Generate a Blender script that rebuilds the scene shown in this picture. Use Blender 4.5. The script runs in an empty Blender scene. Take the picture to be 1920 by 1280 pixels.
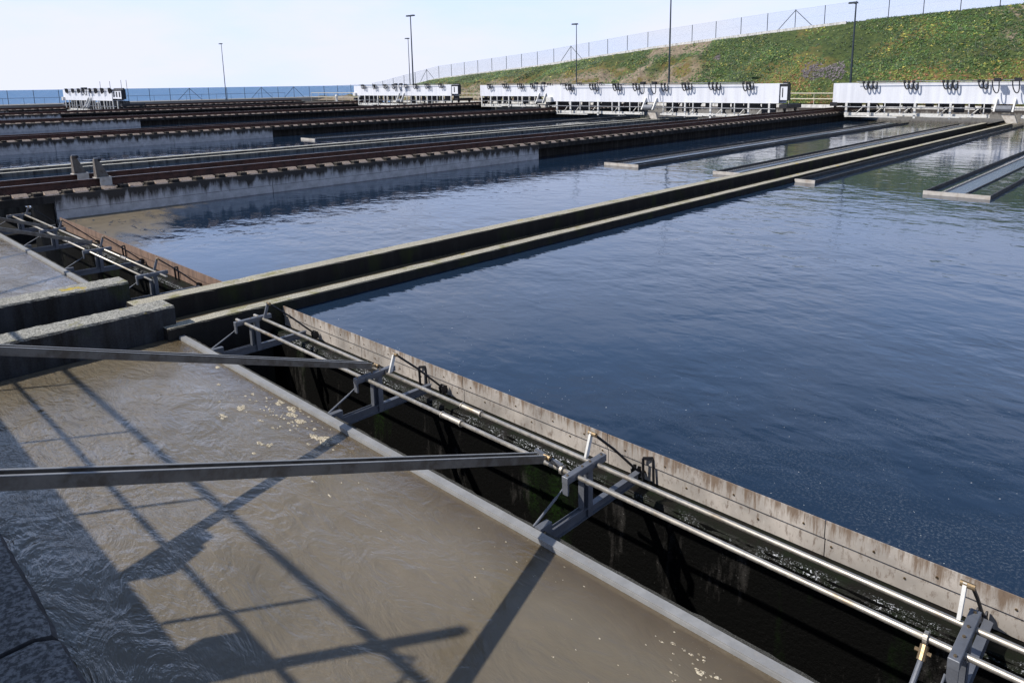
import bpy, math, random
import numpy as np
from mathutils import Vector, Matrix
random.seed(7)
rng = np.random.default_rng(7)
sc = bpy.context.scene
COL = sc.collection

# ------------------------------------------------------------------ camera
f, cx, cy, yaw, pit, rol = 1351.3, 984.7, 424.1, -0.758102, 0.196212, 0.0139123
fw = Vector((math.sin(yaw)*math.cos(pit), math.cos(yaw)*math.cos(pit), -math.sin(pit)))
rt = Vector((math.cos(yaw), -math.sin(yaw), 0))
dn = fw.cross(rt)
r2 = rt*math.cos(rol) + dn*math.sin(rol)
d2 = -rt*math.sin(rol) + dn*math.cos(rol)
cam = bpy.data.cameras.new("camera")
co = bpy.data.objects.new("camera", cam); COL.objects.link(co)
m = Matrix(((r2.x, -d2.x, -fw.x), (r2.y, -d2.y, -fw.y), (r2.z, -d2.z, -fw.z)))
co.matrix_world = Matrix.Translation((0, 0, 4.0)) @ m.to_4x4()
cam.sensor_width = 36.0; cam.lens = f/1920*36
cam.shift_x = -(cx-960)/1920; cam.shift_y = -(640-cy)/1920
cam.clip_start = 0.05; cam.clip_end = 60000
sc.camera = co

# ------------------------------------------------------------------ sky, sun, exposure
SUNV = Vector((-0.55, -0.82, 1.0)).normalized()
EL = math.asin(SUNV.z); AZ = math.atan2(SUNV.x, SUNV.y)
w = bpy.data.worlds.new("World"); sc.world = w; w.use_nodes = True
nt = w.node_tree; nt.nodes.clear()
def wn(t): return nt.nodes.new(t)
out = wn('ShaderNodeOutputWorld'); bg = wn('ShaderNodeBackground'); sky = wn('ShaderNodeTexSky')
sky.sky_type = 'NISHITA'; sky.sun_disc = False; sky.sun_elevation = EL; sky.sun_rotation = AZ % (2*math.pi)
sky.altitude = 0; sky.air_density = 1.0; sky.dust_density = 0.6; sky.ozone_density = 2.5
tc = wn('ShaderNodeTexCoord'); mp = wn('ShaderNodeMapping'); mp.inputs['Scale'].default_value = (1.0, 1.6, 5.0)
mp.inputs['Rotation'].default_value = (0, 0.06, 0.4)
nz = wn('ShaderNodeTexNoise'); nz.inputs['Scale'].default_value = 2.6; nz.inputs['Detail'].default_value = 7
nz.inputs['Roughness'].default_value = 0.55
cr = wn('ShaderNodeValToRGB'); cr.color_ramp.elements[0].position = 0.36; cr.color_ramp.elements[1].position = 0.68
# thin high cloud gathers low over the horizon and thins out overhead
sx = wn('ShaderNodeSeparateXYZ'); mr = wn('ShaderNodeMapRange')
mr.inputs['From Min'].default_value = 0.02; mr.inputs['From Max'].default_value = 0.46
mr.inputs['To Min'].default_value = 0.96; mr.inputs['To Max'].default_value = 0.0
ad = wn('ShaderNodeMath'); ad.operation = 'MULTIPLY_ADD'; ad.use_clamp = True
ad.inputs[1].default_value = 0.42
mx = wn('ShaderNodeMixRGB'); mx.inputs['Color2'].default_value = (8.0, 8.3, 9.8, 1)
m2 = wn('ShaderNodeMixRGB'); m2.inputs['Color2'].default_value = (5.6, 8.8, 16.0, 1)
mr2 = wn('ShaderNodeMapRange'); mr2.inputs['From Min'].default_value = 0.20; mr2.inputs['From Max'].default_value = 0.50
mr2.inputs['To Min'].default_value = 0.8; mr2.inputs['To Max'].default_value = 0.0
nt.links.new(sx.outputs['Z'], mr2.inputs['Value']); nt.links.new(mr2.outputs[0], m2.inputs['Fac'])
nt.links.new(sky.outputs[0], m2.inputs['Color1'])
nt.links.new(tc.outputs['Generated'], mp.inputs[0]); nt.links.new(mp.outputs[0], nz.inputs['Vector'])
nt.links.new(nz.outputs[0], cr.inputs[0]); nt.links.new(tc.outputs['Generated'], sx.inputs[0])
nt.links.new(sx.outputs['Z'], mr.inputs['Value'])
mu = wn('ShaderNodeMath'); mu.operation = 'SUBTRACT'; mu.inputs[1].default_value = 0.5
nt.links.new(cr.outputs[0], mu.inputs[0]); nt.links.new(mu.outputs[0], ad.inputs[0]); nt.links.new(mr.outputs[0], ad.inputs[2])
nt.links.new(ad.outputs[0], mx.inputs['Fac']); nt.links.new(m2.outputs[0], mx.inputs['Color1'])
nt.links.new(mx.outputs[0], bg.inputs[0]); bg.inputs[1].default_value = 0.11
nt.links.new(bg.outputs[0], out.inputs[0])
sl = bpy.data.lights.new("sun", 'SUN'); sl.energy = 5.0; sl.angle = math.radians(0.6); sl.color = (1, 0.95, 0.87)
so = bpy.data.objects.new("sun", sl); COL.objects.link(so); so.location = (0, 0, 60)
so.rotation_euler = (-SUNV).to_track_quat('-Z', 'Y').to_euler()
sc.view_settings.view_transform = 'Standard'; sc.view_settings.look = 'None'
sc.view_settings.exposure = 0.0; sc.view_settings.gamma = 1.0

# ------------------------------------------------------------------ materials
class NT:
    def __init__(s, name):
        s.m = bpy.data.materials.new(name); s.m.use_nodes = True; s.t = s.m.node_tree
        s.b = s.t.nodes['Principled BSDF']; s.pos = s.n('ShaderNodeNewGeometry')
    def n(s, t): return s.t.nodes.new(t)
    def l(s, a, b): s.t.links.new(a, b)
    def vec(s, sc_=(1, 1, 1), rot=(0, 0, 0)):
        mp = s.n('ShaderNodeMapping'); mp.inputs['Scale'].default_value = sc_; mp.inputs['Rotation'].default_value = rot
        s.l(s.pos.outputs['Position'], mp.inputs[0]); return mp.outputs[0]
    def noise(s, scale, detail=5, rough=0.55, v=None, dist=0.0):
        n = s.n('ShaderNodeTexNoise'); n.inputs['Scale'].default_value = scale; n.inputs['Detail'].default_value = detail
        n.inputs['Roughness'].default_value = rough; n.inputs['Distortion'].default_value = dist
        s.l(v if v is not None else s.pos.outputs['Position'], n.inputs['Vector']); return n.outputs[0]
    def vor(s, scale, v=None, feat='F1'):
        n = s.n('ShaderNodeTexVoronoi'); n.inputs['Scale'].default_value = scale; n.feature = feat
        s.l(v if v is not None else s.pos.outputs['Position'], n.inputs['Vector']); return n.outputs['Distance']
    def ramp(s, x, a, b, lo=0.0, hi=1.0):
        n = s.n('ShaderNodeMapRange'); n.inputs['From Min'].default_value = a; n.inputs['From Max'].default_value = b
        n.inputs['To Min'].default_value = lo; n.inputs['To Max'].default_value = hi
        s.l(x, n.inputs['Value']); return n.outputs[0]
    def math(s, op, a, b=None, clamp=False):
        n = s.n('ShaderNodeMath'); n.operation = op; n.use_clamp = clamp
        for i, v in enumerate((a, b)):
            if v is None: continue
            if isinstance(v, (int, float)): n.inputs[i].default_value = v
            else: s.l(v, n.inputs[i])
        return n.outputs[0]
    def mix(s, fac, a, b):
        n = s.n('ShaderNodeMixRGB')
        for k, v in (('Fac', fac), ('Color1', a), ('Color2', b)):
            if isinstance(v, (int, float)): n.inputs[k].default_value = v
            elif isinstance(v, tuple): n.inputs[k].default_value = (*v, 1)
            else: s.l(v, n.inputs[k])
        return n.outputs[0]
    def xyz(s, which, src=None):
        n = s.n('ShaderNodeSeparateXYZ'); s.l(src or s.pos.outputs['Position'], n.inputs[0]); return n.outputs[which]
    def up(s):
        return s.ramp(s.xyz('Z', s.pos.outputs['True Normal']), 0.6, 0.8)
    def col(s, c):
        if isinstance(c, tuple): s.b.inputs['Base Color'].default_value = (*c, 1)
        else: s.l(c, s.b.inputs['Base Color'])
    def rough(s, r):
        if isinstance(r, (int, float)): s.b.inputs['Roughness'].default_value = r
        else: s.l(r, s.b.inputs['Roughness'])
    def bump(s, h, strength=0.4, dist=0.01):
        n = s.n('ShaderNodeBump'); n.inputs['Distance'].default_value = dist
        if isinstance(strength, (int, float)): n.inputs['Strength'].default_value = strength
        else: s.l(strength, n.inputs['Strength'])
        s.l(h, n.inputs['Height']); s.l(n.outputs[0], s.b.inputs['Normal'])

def concrete(name, side=(0.10, 0.10, 0.105), dark=(0.018, 0.016, 0.015), top=(0.34, 0.32, 0.28), lich=0.0, ztop=None,
             stain=0.5, green=0.0, rough_top=60, speck=0.35):
    k = NT(name)
    fine = k.noise(rough_top, 3, 0.7); mid = k.noise(3.0, 6, 0.6)
    streak = k.noise(2.2, 6, 0.65, v=k.vec((1.6, 1.6, 0.18)), dist=0.3)
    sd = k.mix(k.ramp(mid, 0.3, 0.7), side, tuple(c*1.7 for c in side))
    st = k.ramp(streak, 0.5-0.22*stain, 0.62-0.22*stain+0.1)
    if ztop is not None:
        z = k.xyz('Z')
        hgt = k.ramp(z, ztop-0.72, ztop-0.05, -0.28, 0.30)
        st = k.ramp(k.math('ADD', streak, hgt), 0.46, 0.68)
    sd = k.mix(st, sd, dark)
    if green > 0:
        g = k.ramp(k.noise(1.1, 5, 0.6, v=k.vec((1, 1, .5))), 0.62-green*0.2, 0.72)
        sd = k.mix(g, sd, (0.030, 0.040, 0.010))
    sd = k.mix(k.ramp(fine, 0.35, 0.75, 0, speck), sd, (0.16, 0.155, 0.15))
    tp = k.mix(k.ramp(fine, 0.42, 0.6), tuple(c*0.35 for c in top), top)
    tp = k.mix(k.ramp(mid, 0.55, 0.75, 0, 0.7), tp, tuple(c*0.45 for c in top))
    if lich > 0:
        li = k.ramp(k.noise(2.2, 6, 0.7), 0.66-lich*0.2, 0.70-lich*0.1, 0, 0.75)
        tp = k.mix(li, tp, (0.20, 0.19, 0.07))
        li2 = k.ramp(k.noise(1.3, 5, 0.6), 0.66, 0.69, 0, 0.85)
        tp = k.mix(li2, tp, (0.42, 0.31, 0.04))
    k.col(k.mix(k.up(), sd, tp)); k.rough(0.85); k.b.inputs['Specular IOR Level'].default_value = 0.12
    k.bump(k.math('ADD', fine, k.math('MULTIPLY', mid, 1.5)), 0.6, 0.012)
    return k.m

def metal(name, c, rough=0.45, met=0.85, stain=None, amt=0.3, scale=6):
    k = NT(name); a = k.noise(scale, 6, 0.65); b = k.noise(scale*9, 3, 0.6)
    cc = k.mix(k.ramp(a, 0.35, 0.7), c, tuple(x*0.72 for x in c))
    if stain: cc = k.mix(k.ramp(a, 0.62-amt*0.3, 0.75-amt*0.2, 0, 0.8), cc, stain)
    k.col(cc); k.b.inputs['Metallic'].default_value = met
    k.rough(k.ramp(b, 0.3, 0.7, rough*0.8, min(1, rough*1.3))); k.bump(b, 0.15, 0.003)
    return k.m

M = {}
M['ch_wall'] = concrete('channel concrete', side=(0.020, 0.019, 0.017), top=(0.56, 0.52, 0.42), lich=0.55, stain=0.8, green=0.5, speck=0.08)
M['rail_wall'] = concrete('stained wall concrete', side=(0.36, 0.35, 0.35), dark=(0.04, 0.034, 0.03), top=(0.20, 0.17, 0.14), ztop=0.78)
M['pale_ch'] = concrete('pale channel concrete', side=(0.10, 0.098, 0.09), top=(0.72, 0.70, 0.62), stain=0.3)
M['end_wall'] = concrete('end wall concrete', side=(0.17, 0.16, 0.145), dark=(0.06, 0.05, 0.045), top=(0.4, 0.38, 0.34), ztop=0.8)
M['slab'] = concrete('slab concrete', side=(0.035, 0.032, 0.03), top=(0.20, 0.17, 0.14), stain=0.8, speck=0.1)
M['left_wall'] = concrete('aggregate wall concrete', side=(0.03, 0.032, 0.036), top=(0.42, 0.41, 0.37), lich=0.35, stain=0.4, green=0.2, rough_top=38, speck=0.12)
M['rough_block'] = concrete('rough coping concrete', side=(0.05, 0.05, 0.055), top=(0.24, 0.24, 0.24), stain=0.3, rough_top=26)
M['pale'] = concrete('pale concrete', side=(0.50, 0.49, 0.47), dark=(0.25, 0.24, 0.22), top=(0.5, 0.48, 0.44), stain=0.1)
M['pad'] = concrete('pad mortar', side=(0.34, 0.27, 0.23), top=(0.44, 0.35, 0.29), stain=0.1)
M['steel_bracket'] = metal('galvanised steel', (0.17, 0.18, 0.205), 0.5, 0.4)
M['pipe'] = metal('stainless pipe', (0.50, 0.46, 0.40), 0.47, 0.85, stain=(0.30, 0.20, 0.10), amt=0.1, scale=2)
M['brass'] = metal('brass fitting', (0.36, 0.26, 0.15), 0.4, 0.9)
M['sill'] = metal('sill steel', (0.31, 0.31, 0.31), 0.6, 0.15, stain=(0.33, 0.31, 0.29), amt=0.1)
M['arm'] = metal('arm steel', (0.20, 0.185, 0.165), 0.5, 0.5, stain=(0.10, 0.08, 0.06), amt=0.5)
M['dark_steel'] = metal('dark steel', (0.035, 0.035, 0.04), 0.5, 0.5)
M['rust'] = metal('rusted rail', (0.088, 0.036, 0.025), 0.75, 0.1, stain=(0.03, 0.015, 0.012), amt=0.5, scale=3)
M['rail_head'] = metal('worn rail head', (0.30, 0.25, 0.23), 0.4, 0.7)
M['white_strut'] = metal('white painted steel', (0.70, 0.69, 0.66), 0.55, 0.0, stain=(0.5, 0.46, 0.4), amt=0.2)
M['lamp'] = metal('lamp post steel', (0.045, 0.06, 0.07), 0.5, 0.4)
M['fence'] = metal('fence steel', (0.07, 0.085, 0.10), 0.6, 0.3)
M['stop'] = metal('weathered stop steel', (0.17, 0.15, 0.13), 0.7, 0.3, stain=(0.10, 0.06, 0.04), amt=0.4)
M['rubber'] = metal('rubber', (0.015, 0.015, 0.018), 0.6, 0.0)
M['beige'] = metal('beige painted tube', (0.62, 0.56, 0.45), 0.6, 0.0)
M['launder'] = metal('launder panel', (0.050, 0.048, 0.050), 0.6, 0.1, stain=(0.02, 0.018, 0.016), amt=0.6, scale=3)
M['launder_end'] = metal('launder end plate', (0.52, 0.48, 0.43), 0.7, 0.0, stain=(0.36, 0.30, 0.24), amt=0.4, scale=4)
M['weir'] = metal('weir plate', (0.34, 0.33, 0.33), 0.5, 0.4)

k = NT('white painted girder')
a = k.noise(1.0, 5, 0.6, v=k.vec((3, 3, 0.15))); b = k.noise(2.5, 6, 0.6)
c = k.mix(k.ramp(a, 0.35, 0.7), (0.74, 0.75, 0.79), (0.62, 0.63, 0.68))
c = k.mix(k.ramp(k.noise(0.8, 7, 0.7, v=k.vec((2, 2, 0.4))), 0.63, 0.75, 0, 0.5), c, (0.42, 0.38, 0.34))
k.col(c); k.rough(0.5); k.bump(b, 0.1, 0.01); M['girder'] = k.m

k = NT('rust streaked plate')   # scum baffle plate
z = k.xyz('Z'); s1 = k.noise(16, 6, 0.72, v=k.vec((1, 1, 0.10))); s2 = k.noise(22, 6, 0.75, v=k.vec((1, 1, .4))); s3 = k.noise(1.5, 4)
hg = k.ramp(z, -0.10, 0.12, -0.10, 0.10)
base = k.mix(k.ramp(s3, 0.35, 0.65), (0.50, 0.45, 0.40), (0.27, 0.245, 0.22))
c = k.mix(k.ramp(k.math('ADD', s1, hg), 0.50, 0.66, 0, 0.9), base, (0.17, 0.115, 0.075))
c = k.mix(k.ramp(s2, 0.54, 0.66, 0, 0.8), c, (0.14, 0.10, 0.075))
c = k.mix(k.ramp(s2, 0.32, 0.40, 0.35, 0), c, (0.62, 0.59, 0.55))
k.col(c); k.rough(0.7); k.bump(s2, 0.3, 0.004); M['baffle'] = k.m
k = NT('rust brown plate')
z = k.xyz('Z'); s1 = k.noise(6, 6, 0.7, v=k.vec((1, 1, 0.12))); s2 = k.noise(40, 4, 0.7)
c = k.mix(k.ramp(s1, 0.35, 0.65), (0.26, 0.17, 0.125), (0.14, 0.092, 0.07))
c = k.mix(k.ramp(s2, 0.6, 0.7, 0, 0.6), c, (0.09, 0.06, 0.045))
k.col(c); k.rough(0.75); k.bump(s2, 0.3, 0.004); M['baffle_brown'] = k.m

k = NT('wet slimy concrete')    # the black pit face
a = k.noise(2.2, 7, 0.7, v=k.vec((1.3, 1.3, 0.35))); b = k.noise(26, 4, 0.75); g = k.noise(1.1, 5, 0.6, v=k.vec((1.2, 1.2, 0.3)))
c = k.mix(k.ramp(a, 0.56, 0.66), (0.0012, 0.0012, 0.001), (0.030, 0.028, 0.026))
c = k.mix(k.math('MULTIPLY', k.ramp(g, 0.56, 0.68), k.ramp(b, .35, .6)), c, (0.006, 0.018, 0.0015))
c = k.mix(k.math('MULTIPLY', k.ramp(b, 0.64, 0.70), k.ramp(a, .52, .62)), c, (0.14, 0.135, 0.13))  # pale specks paint wet glints into the colour
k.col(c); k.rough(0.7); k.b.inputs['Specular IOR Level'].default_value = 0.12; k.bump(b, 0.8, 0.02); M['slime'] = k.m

k = NT('wet mossy ledge')
a = k.noise(4, 6, 0.65); b = k.noise(30, 4, 0.75); y = k.xyz('Y')
c = k.mix(k.ramp(a, 0.4, 0.65), (0.006, 0.005, 0.004), (0.005, 0.009, 0.0025))
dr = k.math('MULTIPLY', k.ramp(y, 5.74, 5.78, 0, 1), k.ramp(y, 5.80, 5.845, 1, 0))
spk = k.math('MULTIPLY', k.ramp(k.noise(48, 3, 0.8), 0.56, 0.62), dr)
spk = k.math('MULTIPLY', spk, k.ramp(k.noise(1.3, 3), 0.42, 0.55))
c = k.mix(spk, c, (0.62, 0.64, 0.68))  # trickling water along the edge, its glitter painted in as pale flecks
k.col(c); k.rough(k.ramp(a, 0.4, 0.6, 0.45, 0.8)); k.b.inputs['Specular IOR Level'].default_value = 0.2; k.bump(b, 0.6, 0.015); M['ledge'] = k.m

def water(name, body, ripple, dist, scum=False, brown_scum=False, rough=0.05):
    k = NT(name)
    v = k.vec((1, 1, 1), (0, 0, 0.55))
    big = k.noise(0.75, 3, 0.5, v=k.vec((1, 1.25, 1), (0, 0, 0.62)))
    mid = k.noise(1.9, 3, 0.5, v=k.vec((0.9, 1.35, 1), (0, 0, 0.75)), dist=0.4)
    fine = k.noise(14, 3, 0.6, v=k.vec((0.8, 1.4, 1), (0, 0, 0.5)))
    h = k.math('ADD', k.math('MULTIPLY', big, 2.6), k.math('MULTIPLY', mid, 0.95))
    h = k.math('ADD', h, k.math('MULTIPLY', fine, 0.03))
    patch = k.noise(0.16, 3, 0.5)
    yy = k.xyz('Y')
    stren = k.math('MULTIPLY', k.ramp(patch, 0.35, 0.65, 0.35, 1.4), k.math('MULTIPLY', k.ramp(yy, 6.5, 12, 0.5, 1.0), k.ramp(yy, 7, 30, ripple, ripple*0.55)))
    k.bump(h, stren, dist)
    c = body; r = rough
    if scum:
        xx = k.xyz('X')
        near = k.math('MULTIPLY', k.ramp(yy, 6.0, 12.5, 1, 0), k.ramp(xx, -7.0, -1.5, 0.0, 1))
        cl = k.noise(0.9, 6, 0.65, dist=0.8)
        sp = k.noise(34, 4, 0.8)
        msk = k.math('MULTIPLY', k.math('MULTIPLY', k.ramp(cl, 0.36, 0.62), near), k.ramp(sp, 0.50, 0.62))
        msk2 = k.math('MULTIPLY', k.math('MULTIPLY', k.ramp(cl, 0.52, 0.6), k.ramp(yy, 6, 10, 1, 0)), k.ramp(sp, 0.52, 0.66, 0, 0.5))
        msk = k.math('MAXIMUM', msk, msk2)
        msk3 = k.math('MULTIPLY', k.ramp(k.noise(22, 2, 0.5), 0.735, 0.75), k.ramp(yy, 6, 12, 1, 0))
        c = k.mix(k.math('MULTIPLY', msk, 0.45), body, (0.15, 0.17, 0.19))
        c = k.mix(msk3, c, (0.45, 0.46, 0.46))
        r = k.ramp(msk, 0, 1, rough, 0.35)
    if brown_scum:
        xx = k.xyz('X')
        dd = k.math('ADD', k.math('ADD', xx, 25.9), k.math('MULTIPLY', k.math('ADD', yy, -6), 1.6))   # grows from the wall corner
        nn = k.noise(0.8, 6, 0.65, v=k.vec((0.4, 1.6, 1), (0, 0, 0.5)), dist=1.2)
        edge = k.math('ADD', k.math('MULTIPLY', nn, 11), k.math('MULTIPLY', dd, -1.0))
        msk = k.ramp(edge, -2.2, 0.2)
        gap = k.ramp(k.noise(1.3, 5, 0.6, v=k.vec((0.5, 2.2, 1), (0, 0, 0.35)), dist=1.0), 0.60, 0.64, 1, 0.15)
        msk = k.math('MULTIPLY', k.math('MULTIPLY', msk, gap), k.ramp(xx, -27.0, -26.9))
        c = k.mix(msk, c, k.mix(k.noise(2.5, 5), (0.085, 0.068, 0.042), (0.20, 0.16, 0.105)))
        r = k.math('MAXIMUM', k.ramp(msk, 0, 1, rough, 0.45), r)
    k.col(c); k.rough(r); k.b.inputs['IOR'].default_value = 1.48
    return k.m
M['tank_water'] = water('tank water', (0.012, 0.026, 0.052), 0.34, 0.05, scum=True, brown_scum=True)
k = NT('muddy water')
big = k.noise(0.8, 3, 0.5, v=k.vec((0.8, 1.3, 1), (0, 0, -0.55)), dist=1.2); mid = k.noise(2.2, 4, 0.55, v=k.vec((0.8, 1.7, 1), (0, 0, -0.5)), dist=1.6)
fine = k.noise(9, 3, 0.5, v=k.vec((0.9, 1.4, 1), (0, 0, -0.4)), dist=0.8)
rid = k.math('ABSOLUTE', k.math('SUBTRACT', k.noise(1.6, 5, 0.6, v=k.vec((0.7, 1.5, 1), (0, 0, -0.6)), dist=1.8), 0.5))
h = k.math('ADD', k.math('MULTIPLY', big, 1.6), k.math('ADD', k.math('MULTIPLY', mid, 0.5), k.math('MULTIPLY', fine, 0.07)))
h = k.math('ADD', h, k.math('MULTIPLY', rid, -0.9))
ys = k.xyz('Y'); xs = k.xyz('X')
k.bump(h, k.math('MULTIPLY', k.ramp(ys, 1.0, 4.2, 0.9, 0.4), k.ramp(xs, -7, -3.2, 1.0, 0.55)), 0.07)
c = k.mix(k.ramp(k.noise(0.5, 4, 0.6), 0.35, 0.65), (0.145, 0.122, 0.086), (0.182, 0.153, 0.112))
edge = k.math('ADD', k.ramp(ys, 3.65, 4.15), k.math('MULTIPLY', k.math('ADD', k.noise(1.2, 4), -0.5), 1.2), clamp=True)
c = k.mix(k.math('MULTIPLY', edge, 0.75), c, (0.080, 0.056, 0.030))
c = k.mix(k.math('MULTIPLY', k.ramp(k.noise(60, 2), 0.70, 0.74), k.ramp(k.noise(1.5, 3), 0.5, 0.65)), c, (0.42, 0.38, 0.3))
k.col(c); k.rough(0.05); k.b.inputs['IOR'].default_value = 1.6; k.b.inputs['Subsurface Weight'].default_value = 0.55; k.b.inputs['Subsurface Scale'].default_value = 0.05; k.b.inputs['Subsurface Radius'].default_value = (1, 0.8, 0.6); M['mud_water'] = k.m
k = NT('trough water'); k.col((0.14, 0.11, 0.07)); k.rough(0.12); k.b.inputs['IOR'].default_value = 1.33; k.bump(k.noise(2.0, 3), 0.15, 0.03); M['trough_water'] = k.m

k = NT('sea water')
a = k.noise(0.035, 5, 0.6, v=k.vec((1, 1, 1))); b = k.noise(0.11, 5, 0.7, v=k.vec((0.35, 1, 1), (0, 0, 0.8)))
c = k.mix(k.ramp(a, 0.3, 0.7), (0.06, 0.15, 0.31), (0.09, 0.22, 0.42))
c = k.mix(k.ramp(b, 0.64, 0.68), c, (0.8, 0.85, 0.9))
k.col(c); k.rough(0.55); k.b.inputs['IOR'].default_value = 1.33; k.bump(b, 0.8, 1.2); M['sea'] = k.m

k = NT('slope soil and succulents')
p = k.noise(0.09, 6, 0.6, v=k.vec((1, 1, 1.4)), dist=0.5); q = k.noise(1.8, 6, 0.7); r_ = k.noise(0.22, 5, 0.6)
veg = k.mix(k.ramp(q, 0.35, 0.65), (0.022, 0.042, 0.010), (0.070, 0.095, 0.022))
wm = k.math('ADD', k.noise(0.13, 5, 0.6, v=k.vec((1, 1, 2))), k.ramp(k.xyz('Z'), 1, 12, 0.12, -0.10))
vw = k.mix(k.ramp(k.noise(2.6, 4, 0.7), 0.4, 0.6), (0.16, 0.15, 0.025), (0.15, 0.08, 0.035))
veg = k.mix(k.ramp(wm, 0.50, 0.60, 0, 0.8), veg, vw)
rk = k.math('MULTIPLY', k.math('MULTIPLY', k.ramp(k.xyz('X'), -50, -54), k.ramp(k.math('ADD', k.xyz('Y'), k.math('MULTIPLY', k.noise(0.4, 5), 8)), 96.5, 94.5)), k.ramp(k.noise(0.35, 5, .65), .40, .47))
soil = k.mix(k.ramp(q, 0.35, 0.65), (0.13, 0.10, 0.07), (0.30, 0.24, 0.17))
bare = k.math('MAXIMUM', k.ramp(p, 0.60, 0.66), rk)
bx = k.math('ABSOLUTE', k.math('ADD', k.xyz('X'), k.math('ADD', 58.5, k.math('MULTIPLY', k.noise(.5, 4), 3)) if False else 58.5))
bare = k.math('MAXIMUM', bare, k.math('MULTIPLY', k.ramp(bx, 6, 4.5), k.ramp(k.math('ADD', k.xyz('Z'), k.math('MULTIPLY', k.noise(.6, 4), 2)), 8.3, 8.8)))
bx2 = k.math('ABSOLUTE', k.math('ADD', k.math('ADD', k.xyz('X'), 66.5), k.math('MULTIPLY', k.xyz('Z'), -0.6)))
bare = k.math('MAXIMUM', bare, k.ramp(k.math('ADD', bx2, k.math('MULTIPLY', k.noise(.8, 4), 1.2)), 1.9, 1.4))
k.col(k.mix(bare, veg, soil)); k.rough(0.9); k.bump(q, 1.0, 0.25); M['hill'] = k.m
k = NT('succulent leaves')
oi = k.n('ShaderNodeAttribute'); oi.attribute_name = 'tint'; oi.attribute_type = 'GEOMETRY'
k.col(oi.outputs['Color']); k.rough(0.6); M['leaf'] = k.m
k = NT('ground gravel'); a = k.noise(0.6, 6, 0.65)
k.col(k.mix(a, (0.18, 0.17, 0.15), (0.30, 0.28, 0.25))); k.rough(0.9); M['ground'] = k.m
k = NT('foam'); a = k.noise(40, 5, 0.7)
k.col(k.mix(k.ramp(a, .35, .65), (0.36, 0.30, 0.20), (0.66, 0.59, 0.46))); k.l(k.ramp(k.noise(70, 4, 0.7), 0.42, 0.52), k.b.inputs['Alpha']); k.rough(0.8); k.bump(a, 0.6, 0.01); M['foam'] = k.m
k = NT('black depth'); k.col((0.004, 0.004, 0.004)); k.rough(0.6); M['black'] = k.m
k = NT('wire mesh'); k.col((0.30, 0.36, 0.42)); k.rough(0.6); M['wire'] = k.m

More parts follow.
